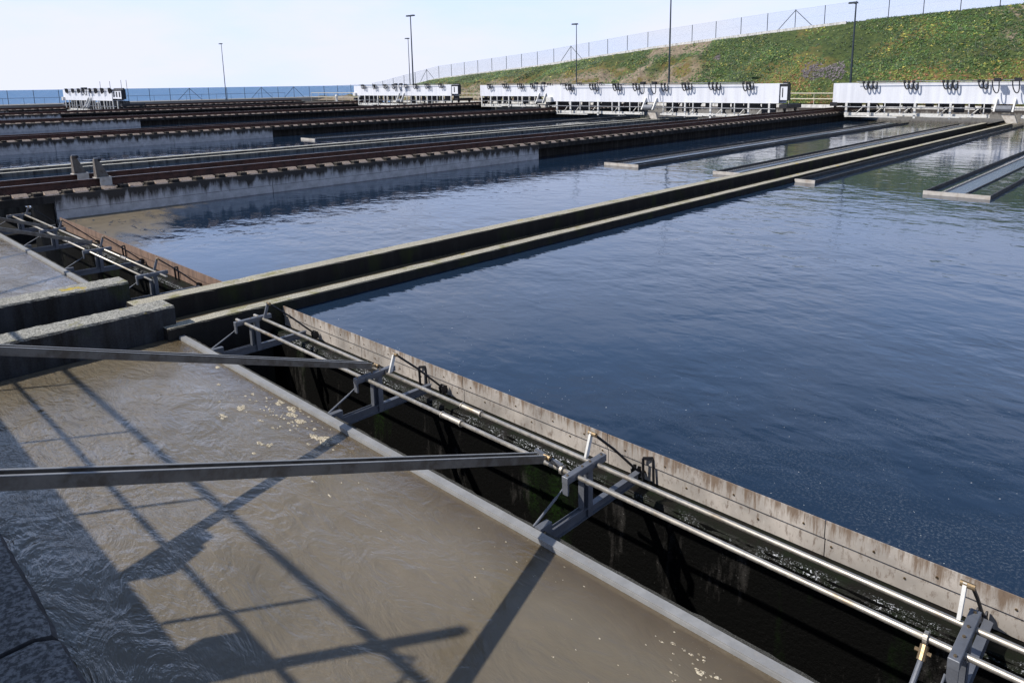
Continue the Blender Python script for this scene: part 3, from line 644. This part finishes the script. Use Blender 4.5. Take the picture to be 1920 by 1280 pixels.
# ------------------------------------------------------------------ travelling bridges
def travelling_bridge(xl, xr, yl, zt, zb, label, cab=True, loops=8, boxl=True, cabw=0.75, slots=1):
    xc = (xl+xr)/2; y = yl
    t = thing('travelling_bridge', label, 'bridge', (xc, y+1.2, 1.1), 'white travelling bridges spanning the tanks')
    xe = xr-(cabw if cab else 0)
    n = 8; g = MB()
    for i in range(n):
        a = xl+(xe-xl)*i/n; b = xl+(xe-xl)*(i+1)/n
        g.box(a+0.004, b-0.004, y, y+0.05, zb, zt)
    g.box(xl, xe, y+0.052, y+1.6, zt-0.12, zt-0.03); g.box(xl, xe, y+1.602, y+1.65, zb, zt)
    g.box(xl, xe, y+0.052, y+1.6, zb, zb+0.06)
    g.build('box_girder', M['girder'], t)
    if cab:
        c0, c1 = xe+0.06, xr
        cb = MB().box(c0, c1, y+0.1, y+0.7, zb+0.25, zt-0.02).build('cabinet', M['dark_steel'], t)
        w_ = (c1-c0-0.14)
        MB().box(c0+0.04, c1-0.04, y+0.06, y+0.099, zb+0.3, zt-0.28).build('cabinet_door', M['girder'], cb)
        for q in range(slots):
            x_ = c0+0.07+w_*(q+0.5)/slots-(0.12 if slots == 1 else 0)
            MB().box(x_-w_*0.07, x_+w_*0.07, y+0.035, y+0.058, zb+0.55, zt-0.38).build('door_slot', M['dark_steel'], cb)
        MB().box(c0+0.1, c1-0.05, y+0.3, y+0.6, zt, zt+0.14).build('roof_vent', M['dark_steel'], cb)
    # end carriages and wheels
    for x, s_ in ((xl+0.1, 1), (xr-0.35, -1)):
        ec = MB().box(x-0.35, x+0.35, y+0.0, y+3.2, 1.42, 1.78).build('end_carriage', M['dark_steel'], t)
        for yy in (y+0.45, y+2.7):
            wh = MB().tube([(x-0.06, yy, 1.12+0.22), (x+0.06, yy, 1.12+0.22)], 0.215, 18).build('wheel', M['dark_steel'], ec)
    if boxl:
        MB().box(xl+0.1, xl+0.8, y-0.35, y-0.01, zb-0.05, zb+0.5, b=0.03).build('junction_box', M['white_strut'], t)
    # festoon rail with hose loops
    MB().tube([(xl+2.2, y-0.35, zt+0.13), (xr-3, y-0.35, zt+0.13)], 0.03, 8).build('festoon_rail', M['steel_bracket'], t)
    MB().tube([(xl+2.4, y-0.2, zt-0.04), (xr-3.4, y-0.2, zt-0.04)], 0.018, 6).build('support_cable', M['dark_steel'], t)
    offs = [-11.0, -7.6, -4.5, -1.9, 1.5, 3.9, 6.9, 10.3][:loops]
    for o_ in offs:
        for q in range(3 if o_ not in (-1.9, 1.5) else 2):
            x0_ = xc+o_+q*0.36+random.uniform(-.06, .06); dp = 0.62+random.uniform(-.08, .1)
            pts = []
            for s_ in range(13):
                a = math.pi*s_/12; pts.append((x0_-0.17*math.cos(a)+0.20*math.sin(a)*0.5, y-0.35-0.05*math.cos(a), zt+0.08-dp*math.sin(a)**0.7))
            g = MB(); g.tube(pts, 0.055, 6); g.box(x0_-0.25, x0_-0.05, y-0.42, y-0.28, zt-0.04, zt+0.2)
            g.build('hose_loop', M['rubber'], t)
    for o_ in (-0.75, 0.65):
        pts = []
        for s_ in range(17):
            a = math.pi*s_/16; pts.append((xc+o_-0.22*math.cos(a)+0.15*math.sin(a), y-0.75-0.1*math.cos(a), zt+0.1-1.0*math.sin(a)**0.7))
        MB().tube(pts, 0.045, 6).box(xc+o_-0.1, xc+o_+0.35, y-0.9, y-0.5, zt+0.02, zt+0.32).build('hose_reel', M['dark_steel'], t)
    # central fins with drive
    for o_ in (-0.65, 0.65):
        MB().prism([(y-0.9, 1.15), (y-0.5, 1.15), (y-0.02, zb+0.1), (y-0.02, zb+0.45), (y-0.12, zb+0.45)], 0, xc+o_-0.06, xc+o_+0.06).build('support_fin', M['white_strut'], t)
    MB().tube([(xc-0.55, y-0.5, 1.35), (xc+0.55, y-0.5, 1.35)], 0.3, 14).build('drive_motor', M['steel_bracket'], t)
    MB().prism([(xc-0.2, 0.9), (xc+0.75, 0.9), (xc+1.0, 0.2), (xc+0.25, 0.2)], 1, y-0.45, y-0.1).build('drive_column', M['launder_end'], t)
    MB().tube([(xl+0.8, y-0.5, 1.38), (xr-0.8, y-0.5, 1.38)], 0.045, 8).build('drive_shaft', M['steel_bracket'], t)
    for o_ in (-9.3, -6.2, -3.1, 3.1, 6.2, 9.3):
        MB().tube([(xc+o_-0.09, y-0.5, 1.38), (xc+o_+0.09, y-0.5, 1.38)], 0.085, 10).build('shaft_bearing', M['steel_bracket'], t)
    for o_, w_ in ((-12.7, .2), (-10.7, .2), (-9.3, .08), (-8, .08), (-6.8, .18), (-4.9, .09), (-4.0, .16), (-2.6, .08), (-1.5, .07), (1.5, .07), (2.6, .08), (4.0, .16), (4.9, .09), (6.8, .18), (8.0, .08), (9.3, .08), (10.7, .16), (12.7, .16)):
        MB().box(xc+o_-w_/2, xc+o_+w_/2, y-0.16, y-0.04, 0.42 if w_ > .1 else 0.75, zb+0.03).build('hanger_post', M['white_strut'], t)
    # scum boards, rakes and struts below
    for s_ in (-1, 1):
        for a, b, z_, h_ in ((1.2, 2.6, .62, .12), (3.2, 6.0, .55, .10), (6.6, 8.6, .70, .12), (8.2, 12.6, .45, .09)):
            x0_, x1_ = sorted((xc+s_*a, xc+s_*b))
            MB().box(x0_, x1_, y-0.25, y-0.05, z_, z_+h_).build('scum_board', M['white_strut'], t)
        for a in (2.2, 4.6, 7.6, 9.9, 11.6):
            MB().beam((xc+s_*a-0.5, y+0.3, 0.6), (xc+s_*a+0.3, y+0.1, 1.35), 0.05, 0.06).build('diagonal_strut', M['white_strut'], t)
            MB().beam((xc+s_*a+0.45, y+0.9, 0.55), (xc+s_*a-0.45, y+0.9, zb-.02), 0.08, 0.12).build('rake_arm', M['dark_steel'], t)
            MB().beam((xc+s_*a-0.35, y+1.1, 0.55), (xc+s_*a+0.55, y+1.1, zb-.02), 0.08, 0.12).build('rake_arm', M['dark_steel'], t)
        MB().box(min(xc+s_*1.1, xc+s_*13), max(xc+s_*1.1, xc+s_*13), y+0.25, y+0.40, 0.56, 0.84).build('scraper_beam', M['white_strut'], t)
        a = 1.2
        while a < 12.8:
            L_ = random.uniform(.5, 1.6)
            MB().box(min(xc+s_*a, xc+s_*(a+L_)), max(xc+s_*a, xc+s_*(a+L_)), y+0.9, y+1.1, random.choice((0.95, 1.2, 1.4)), zb-.01).build('shade_box', M['dark_steel'], t); a += L_+random.uniform(.15, .7)  # random dark boxes added to imitate the darkness between the posts
    return t
travelling_bridge(-26.5, 1.6, 70.9, 3.55, 1.74, 'white travelling bridge at the right edge, nearest of the five', cab=False, boxl=False)
travelling_bridge(-56.3, -27.75, 63.5, 3.62, 1.86, 'largest whole white travelling bridge, grey cabinet at its right end')
travelling_bridge(-83.7, -57.4, 78.6, 3.72, 2.05, 'white travelling bridge partly hidden behind the left end of the large one', cab=False, boxl=False)
travelling_bridge(-113.9, -85.6, 75.6, 3.88, 2.15, 'white travelling bridge in the middle of the picture, small box at its left end', slots=1, cabw=1.5)
travelling_bridge(-143.3, -115.2, 37.0, 3.9, 2.2, 'white travelling bridge at the far left against the sea, cabinet with three dark slots', slots=3, cabw=3.8)
tb = [o for o in bpy.data.objects if o.name.startswith('travelling_bridge')][-1]
for x, h in ((-127, 1.2), (-122.5, 1.2), (-117.6, 1.3), (-115.4, 1.3)):
    MB().tube([(x, 38, 3.9), (x, 38, 3.9+h)], 0.03, 6).build('antenna_rod', M['dark_steel'], tb)

# ------------------------------------------------------------------ near bridge the photo is taken from (casts the shadows)
t = thing('travelling_bridge', 'grey steel bridge the photo is taken from, seen only by its railing shadow', 'bridge', (-4, -1.2, 1.0))
MB().box(-26.2, 9, -2.1, -0.42, 2.25, 2.40).build('deck', M['dark_steel'], t)
MB().box(-26.2, 9, -0.46, -0.42, 1.35, 2.249).box(-26.2, 9, -2.1, -2.06, 1.35, 2.249).build('side_girder', M['girder'], t)
xs = [-4.56-2.1*i for i in range(11)]+[-2.46, -0.36, 1.74, 3.84, 5.94]
for yy in (-0.40, -2.08):
    g = MB()
    for x in xs: g.tube([(x, yy, 2.40), (x, yy, 3.60)], 0.021, 8)
    g.tube([(-26, yy, 3.60), (9, yy, 3.60)], 0.036, 8); g.tube([(-26, yy, 2.86), (9, yy, 2.86)], 0.026, 8)
    g.build('handrail', M['steel_bracket'], t)
# arm pivots with hose
for x in (-7.45, -4.25):
    MB().beam((x, -0.42, 2.66), (x-0.02, 0.1, 2.42), 0.16, 0.16).build('arm_pivot', M['dark_steel'], t)
    MB().beam((x+0.02, 0.42, 2.20), (x, -0.42, 2.50), 0.14, 0.14).build('arm_sleeve', M['steel_bracket'], t)
p_ = MB().box(-6.22, -5.82, -0.38, -0.16, 2.28, 2.54).build('control_box', M['steel_bracket'], t)
MB().box(-5.90, -5.82, -0.36, -0.28, 2.542, 4.12).build('control_post', M['steel_bracket'], p_)
MB().tube([(-5.85, -0.2, 3.1), (-5.5, -0.1, 3.35), (-5.25, -0.1, 3.1), (-5.3, -0.15, 2.6)], 0.016, 8).build('control_hose', M['rubber'], p_)

# ------------------------------------------------------------------ tank end, curb, railing
g = MB(); x = -145.0
t = thing('tank_end_wall', 'pale concrete wall closing the far ends of the tanks below the bridges', 'wall', (-60, YE+.25, -2))
while x < 20: MB().box(x+0.006, min(x+PER/3, 20)-0.006, YE, YE+0.5, -2, 0.8).build('wall_panel', M['end_wall'], t); x += PER/3
t = thing('curb_wall', 'low pale curb wall between the walkway and the green slope', 'curb', (-60, 80.1, 0.8))
x = -116
while x < 20: MB().box(x+0.01, x+5.99, 85.0, 85.3, 0.6, 1.06).build('curb_block', M['pale'], t); x += 6
def railing(x0, x1, y, zb, zt, label):
    t = thing('tube_railing', label, 'railing', ((x0+x1)/2, y, zb))
    for z_ in (zt, zb+(zt-zb)*0.5): MB().tube([(x0, y, z_), (x1, y, z_)], 0.055, 8).build('rail_tube', M['beige'], t)
    x = x0
    while x <= x1:
        MB().tube([(x, y, zb), (x, y, zt)], 0.035, 8).build('railing_post', M['beige'], t); x += 3.0
railing(-112, 14, 85.15, 1.06, 2.34, 'beige tube railing along the walkway, seen between the white bridges')
railing(-143, -115, 84.0, 0.7, 2.5, 'pale tube railing left of the middle bridge, in front of the sea')
# valve stems on the far walkway
for x, y, l_ in ((-131.5, 83.0, 'small white valve standard left of the middle bridge, nearer the railing corner'), (-122.5, 82.6, 'white valve standard on a pedestal next to the middle bridge')):
    t = thing('valve_standard', l_, 'valve', (x, y, 0.7), 'white valve standards on the far walkway')
    MB().tube([(x, y, 0.7), (x, y, 1.5)], 0.22, 10).build('pedestal', M['white_strut'], t)
    MB().tube([(x, y, 1.5), (x, y, 1.9), (x, y, 2.15)], [0.3, 0.34, 0.16], 12).build('valve_cap', M['white_strut'], t)

# ------------------------------------------------------------------ fences
CREST = [(-156, 1.5), (-137.1, 1.9), (-115.3, 5.03), (-87.5, 6.87), (-64, 8.99), (-45.2, 10.3), (-31.5, 11.07), (-22.3, 11.4), (-10, 11.9), (5, 12.4), (60, 13.5)]
def crest(x):
    for (a, za), (b, zb_) in zip(CREST[:-1], CREST[1:]):
        if x <= b: return za+(zb_-za)*(x-a)/(b-a)
    return CREST[-1][1]
def fence(pts, H, label, tripods, wires=21):
    t = thing('wire_fence', label, 'fence', pts[len(pts)//2])
    for i, p in enumerate(pts):
        MB().tube([(p[0], p[1], p[2]-0.3), (p[0], p[1], p[2]+H)], 0.05, 7).build('fence_post', M['fence'], t)
        if i in tripods:
            q0 = pts[max(i-1, 0)]; q1 = pts[min(i+1, len(pts)-1)]
            for q in (q0, q1):
                b = [p[0]+(q[0]-p[0])*0.62, p[1]+(q[1]-p[1])*0.62, p[2]+(q[2]-p[2])*0.62]
                MB().tube([(p[0], p[1], p[2]+H-0.1), b], 0.045, 6).build('fence_strut', M['fence'], t)
    g = MB()
    for a, b in zip(pts[:-1], pts[1:]):
        A = Vector(a); B = Vector(b); Ln = (B-A).length
        for k_ in range(wires):
            z_ = H*k_/(wires-1)*0.97+0.03; r = 0.010 if k_ in (0, wires//2, wires-1) else 0.006
            g.tube([A+Vector((0, 0, z_)), B+Vector((0, 0, z_))], r, 3, cap=False)
        n = 44
        for k_ in range(n):
            P_ = A.lerp(B, (k_+0.5)/n)
            g.tube([P_, P_+Vector((0, 0, H))], 0.006, 3, cap=False)
    g.build('wire_mesh', M['wire'], t)
    return t
shore = [(-152, 30.8+3.87*i-3.87*6, 1.5) for i in range(23)]
fence(shore, 2.42, 'dark wire fence on thin posts in front of the sea at left', [6+12, 6+8, 20, 4])
xs = [-137.9+3.85*i for i in range(46)]
fence([(x, 96.5, crest(x)+0.05) for x in xs], 2.45, 'wire fence climbing along the top of the green slope', [5, 15, 25, 35])
fence([(-152, 92.7, 1.5), (-148.3, 94.0, 1.6), (-144.8, 95.3, 1.7), (-141.3, 96.2, 1.8)], 2.42, 'short corner stretch of wire fence between the shore fence and the slope fence', [])
xs2 = [-150.2+0*i for i in range(1)]
t = thing('low_railing', 'thin low railing just inside the shore fence at left', 'railing', (-147, 40, 1.5))
MB().tube([(-147, 8, 2.6), (-147, 80, 2.6)], 0.03, 6).build('rail_tube', M['fence'], t)
for i in range(25): MB().tube([(-147, 8+3*i, 1.5), (-147, 8+3*i, 2.6)], 0.022, 6).build('railing_post', M['fence'], t)

# ------------------------------------------------------------------ lamp posts
def lamp(x, y, z0, z1, label, heads=1, r=0.09):
    t = thing('lamp_post', label, 'lamp post', (x, y, z0), 'tall dark lamp posts round the tanks')
    MB().tube([(x, y, z0), (x, y, z1)], [r, r*0.55], 10).build('pole', M['lamp'], t)
    MB().box(x-0.2, x+0.2, y-0.2, y+0.2, z0, z0+0.12).build('base_plate', M['lamp'], t)
    dx = [(-0.75, -0.7)] if heads == 1 else [(-0.8, -0.72), (0.8, 0.72)]
    for a, b in dx:
        la = MB().beam((x, y, z1-0.05), (x+a*0.6, y+b*0.6*-1*0, z1+0.05), 0.06, 0.06).build('lamp_arm', M['lamp'], t)
        xx = x+a*0.75 if heads == 2 else x-0.28
        MB().prism([(xx-0.45, z1+0.0), (xx+0.45, z1+0.0), (xx+0.38, z1+0.22 if heads == 2 else z1+0.16), (xx-0.38, z1+0.22 if heads == 2 else z1+.16)], 1, y-0.22, y+0.22).build('lamp_head', M['lamp'], la)
lamp(-146, 66.5, 1.5, 12.4, 'single lamp post in front of the sea at left')
lamp(-106.7, 82.8, 0.7, 12.0, 'thinner single lamp post close beside the double headed one')
lamp(-105.5, 82.6, 0.7, 15.8, 'double headed lamp post behind the middle bridge', heads=2, r=0.15)
lamp(-64.8, 79.2, 0.8, 11.7, 'single lamp post in front of the slope above the middle of the picture')
lamp(-49.9, 79.2, 0.8, 16.5, 'tallest lamp post, running out of the top of the picture', r=0.13)
lamp(-27.9, 79.2, 0.8, 11.5, 'lamp post in front of the green slope at right', r=0.13)

# ------------------------------------------------------------------ hill and succulents
def fbm(x, y, s, seed):
    r = np.random.default_rng(seed); v = 0
    for o in range(5):
        for _ in range(3):
            a = r.uniform(0, 2*np.pi); ph = r.uniform(0, 6.28); fr = s*2**o*r.uniform(.8, 1.2)
            v = v+np.sin((x*np.cos(a)+y*np.sin(a))*fr+ph)/2**o
    return v/4
nx, ny = 420, 60
X = np.linspace(-157, 60, nx); T = np.linspace(0, 1, ny)
XX, TT = np.meshgrid(X, T, indexing='ij')
cz = np.array([crest(x) for x in X])[:, None]
toe = np.full_like(X, 0.9)[:, None]
prof = np.clip(TT/0.62, 0, 1)
prof = prof**0.92
YY = 85.4+TT*18
ZZ = toe+(cz-toe)*prof
gul = np.exp(-((XX+62-(TT*9))/1.3)**2)*1.0+np.exp(-((XX+92-(TT*14))/1.6)**2)*0.8
amp = np.clip(prof*(1-prof)*4, 0, 1)
ZZ = ZZ+(fbm(XX, YY, 0.35, 3)*0.7+fbm(XX, YY, 1.3, 13)*0.40-gul)*amp+np.where(TT > 0.62, 0.02, 0)*1.0
vs = np.stack([XX, YY, ZZ], -1).reshape(-1, 3)
idx = np.arange(nx*ny).reshape(nx, ny)
fs = np.stack([idx[:-1, :-1], idx[1:, :-1], idx[1:, 1:], idx[:-1, 1:]], -1).reshape(-1, 4)
me = bpy.data.meshes.new('hill'); me.from_pydata(vs.tolist(), [], fs.tolist()); me.materials.append(M['hill'])
me.polygons.foreach_set('use_smooth', [True]*len(me.polygons))
o = bpy.data.objects.new('hill', me); COL.objects.link(o); kind(o, 'structure')
# leaf tufts: many small blades scattered over the slope, tinted green, yellow or red by patch
N = 80000
ui = rng.uniform(0.16, 0.985, N)*(nx-1); vi = rng.uniform(0.01, 0.66, N)*(ny-1)
i0 = ui.astype(int); j0 = vi.astype(int); fu = ui-i0; fv = vi-j0
def samp(A): return (A[i0, j0]*(1-fu)*(1-fv)+A[np.minimum(i0+1, nx-1), j0]*fu*(1-fv)+A[i0, j0+1]*(1-fu)*fv+A[np.minimum(i0+1, nx-1), j0+1]*fu*fv)
px_, py_, pz_ = samp(XX), samp(YY), samp(ZZ)
tt = samp(TT)/0.62
den = fbm(px_, pz_*2.0, 0.16, 11)
bare = (den > 0.50+0.0*tt)
bare |= (np.exp(-((px_+62-(tt*5.6))/1.2)**2) > 0.5) | (np.exp(-((px_+92-(tt*8.7))/1.3)**2) > 0.5)
bare |= (np.abs(px_+58.5) < 5) & (tt > 0.78+0.1*fbm(px_, pz_, 1.0, 51))
bare |= (px_ < -52) & (tt < 0.66) & (fbm(px_, pz_*2, 0.3, 21) > -0.25)
keep = ~bare | (rng.uniform(size=N) < 0.15)
px_, py_, pz_, tt = px_[keep], py_[keep], pz_[keep], tt[keep]; n = len(px_)
warm = fbm(px_, pz_*2.2, 0.22, 5)*1.2+(0.42-tt)*1.7+(px_+30)*0.012
u = rng.uniform(size=n)
cols = np.zeros((n, 3))
green = np.array([0.045, 0.105, 0.016]); lime = np.array([0.14, 0.19, 0.03]); yel = np.array([0.26, 0.235, 0.045]); red = np.array([0.26, 0.115, 0.05]); gry = np.array([0.13, 0.11, 0.12]); dk = np.array([0.022, 0.05, 0.012])
for q in range(n):
    wv = warm[q]; r = u[q]
    if wv > 0.45: c = lime if r < .50 else (yel if r < .62 else (red if r < .85 else green))
    elif wv > 0.0: c = green if r < .45 else (lime if r < .82 else (red if r < .9 else yel))
    else: c = green if r < .55 else (dk if r < .8 else (lime if r < .975 else yel*1.6))
    cols[q] = c
pur = fbm(px_, pz_*2, 0.33, 31) > 0.72
cols[pur] = gry
cols *= rng.uniform(0.55, 1.3, (n, 1))*(0.85+0.35*fbm(px_, pz_*2, 0.5, 61))[:, None]
dotm = rng.uniform(size=n) < 0.018*(1+fbm(px_, pz_*2, .3, 41))
cols[dotm] = np.array([0.62, 0.60, 0.36])
V = []; F = []; C_ = []
S = rng.uniform(0.07, 0.20, n); S[dotm] *= 0.4
ang = rng.uniform(0, 2*np.pi, n)
base = np.stack([px_, py_, pz_], -1)
vall = np.zeros((n, 3, 3, 3))     # three blades (triangles) per tuft
e1 = np.array([1.0, 0, 0]); e2 = np.array([0, 0.72, 0.69]); e3 = np.array([0, -0.69, 0.72])
for b in range(3):
    a = ang+b*2.1+rng.normal(size=n)*.4
    d_ = np.cos(a)[:, None]*e1+np.sin(a)[:, None]*e2; q_ = -np.sin(a)[:, None]*e1+np.cos(a)[:, None]*e2
    lift = rng.uniform(0.05, 0.75, (n, 1))
    vall[:, b, 0] = base+e3*0.02+q_*(S*0.45)[:, None]; vall[:, b, 1] = base+e3*0.02-q_*(S*0.45)[:, None]
    vall[:, b, 2] = base+(d_+e3*lift)*(S*1.25)[:, None]
V = vall.reshape(-1, 3); nf = n*3
me = bpy.data.meshes.new('ice_plant_cover'); me.vertices.add(len(V)); me.vertices.foreach_set('co', V.ravel())
me.loops.add(nf*3); me.loops.foreach_set('vertex_index', np.arange(nf*3)); me.polygons.add(nf)
me.polygons.foreach_set('loop_start', np.arange(0, nf*3, 3)); me.polygons.foreach_set('loop_total', np.full(nf, 3)); me.update(calc_edges=True)
at = me.color_attributes.new('tint', 'FLOAT_COLOR', 'POINT')
cc = np.ones((len(V), 4)); cc[:, :3] = np.repeat(cols, 9, axis=0); at.data.foreach_set('color', cc.ravel())
me.materials.append(M['leaf'])
o = bpy.data.objects.new('ice_plant_cover', me); COL.objects.link(o); kind(o, 'stuff')
tag(o, 'green and reddish succulent ground cover on the slope', 'ground cover')
# concrete footing of the crest fence
t = thing('fence_footing', 'thin pale footing under the fence along the top of the slope', 'footing', (-60, 96.5, 5))
for a, b in zip(np.linspace(-137, -35, 35)[:-1], np.linspace(-137, -35, 35)[1:]):
    MB().beam((a, 96.5, crest(a)), (b, 96.5, crest(b)), 0.35, 0.35).build('footing_length', M['pale'], t)

# ------------------------------------------------------------------ foam on the brown water
foam = [(-9.33, 4.46, .10), (-8.3, 4.10, .11), (-8.03, 4.12, .15), (-7.85, 4.05, .12), (-7.62, 4.0, .14), (-8.5, 3.71, .12), (-8.45, 3.45, .10), (-7.48, 3.41, .08), (-7.33, 3.46, .07), (-7.29, 3.26, .06), (-7.12, 3.92, .12), (-7.0, 3.98, .15), (-6.9, 3.9, .1), (-5.92, 3.37, .05), (-6.28, 3.39, .04), (-6.04, 3.58, .03), (-10.09, 4.1, .09), (-9.47, 3.84, .06), (-2.37, 4.0, .05), (-2.28, 4.0, .05), (-2.22, 4.0, .045), (-2.09, 3.89, .06), (-1.98, 3.94, .05), (-2.44, 3.96, .03), (-2.18, 3.73, .02), (-2.79, 3.68, .02), (-2.93, 3.32, .025), (-2.85, 3.48, .015), (-8.8, 4.0, .06), (-6.7, 3.9, .05), (-6.2, 3.95, .04), (-8.9, 3.6, .05), (-8.0, 3.7, .06)]
for _ in range(60): foam.append((rng.uniform(-9.5, -1.5), rng.uniform(3.3, 4.15)-0, rng.uniform(.008, .022)))
for _ in range(70): foam.append((rng.normal(-7.9, .5), rng.normal(3.95, .12), rng.uniform(.012, .06)))
for _ in range(22): foam.append((rng.normal(-2.1, .12), rng.normal(3.9, .08), rng.uniform(.006, .03)))
g = MB()
for x, y, s in foam:
    s *= 0.5
    for b in range(1 if s < .03 else 4):
        ox, oy = (x, y) if b == 0 else (x+rng.normal()*s*.7, y+rng.normal()*s*.45)
        ss = s*(0.6 if b else 0.75); nn = 12; h = 0.004+ss*0.07; st = rng.uniform(1, 1.7)
        rad = [ss*(1+0.35*rng.normal()*0.6) for _ in range(nn)]
        ring0 = [(ox+rad[i]*st*math.cos(6.283*i/nn), min(oy+rad[i]*.7*math.sin(6.283*i/nn), 4.19), 0.002) for i in range(nn)]
        ring1 = [(ox+rad[i]*.7*st*math.cos(6.283*i/nn), min(oy+rad[i]*.5*math.sin(6.283*i/nn), 4.185), h*(.8+.4*rng.uniform())) for i in range(nn)]
        g.add(ring0+ring1+[(ox, min(oy, 4.18), h*1.2)], [(i, (i+1) % nn, (i+1) % nn+nn, i+nn) for i in range(nn)]+[(i+nn, (i+1) % nn+nn, 2*nn) for i in range(nn)])
o = g.build('foam_patches', M['foam'], loc=(-6, 3.5, 0), smooth=True); kind(o, 'stuff'); tag(o, 'cream foam flecks drifting on the brown water by the sill', 'foam')

for o in bpy.data.objects:
    if '_o' in o: del o['_o']
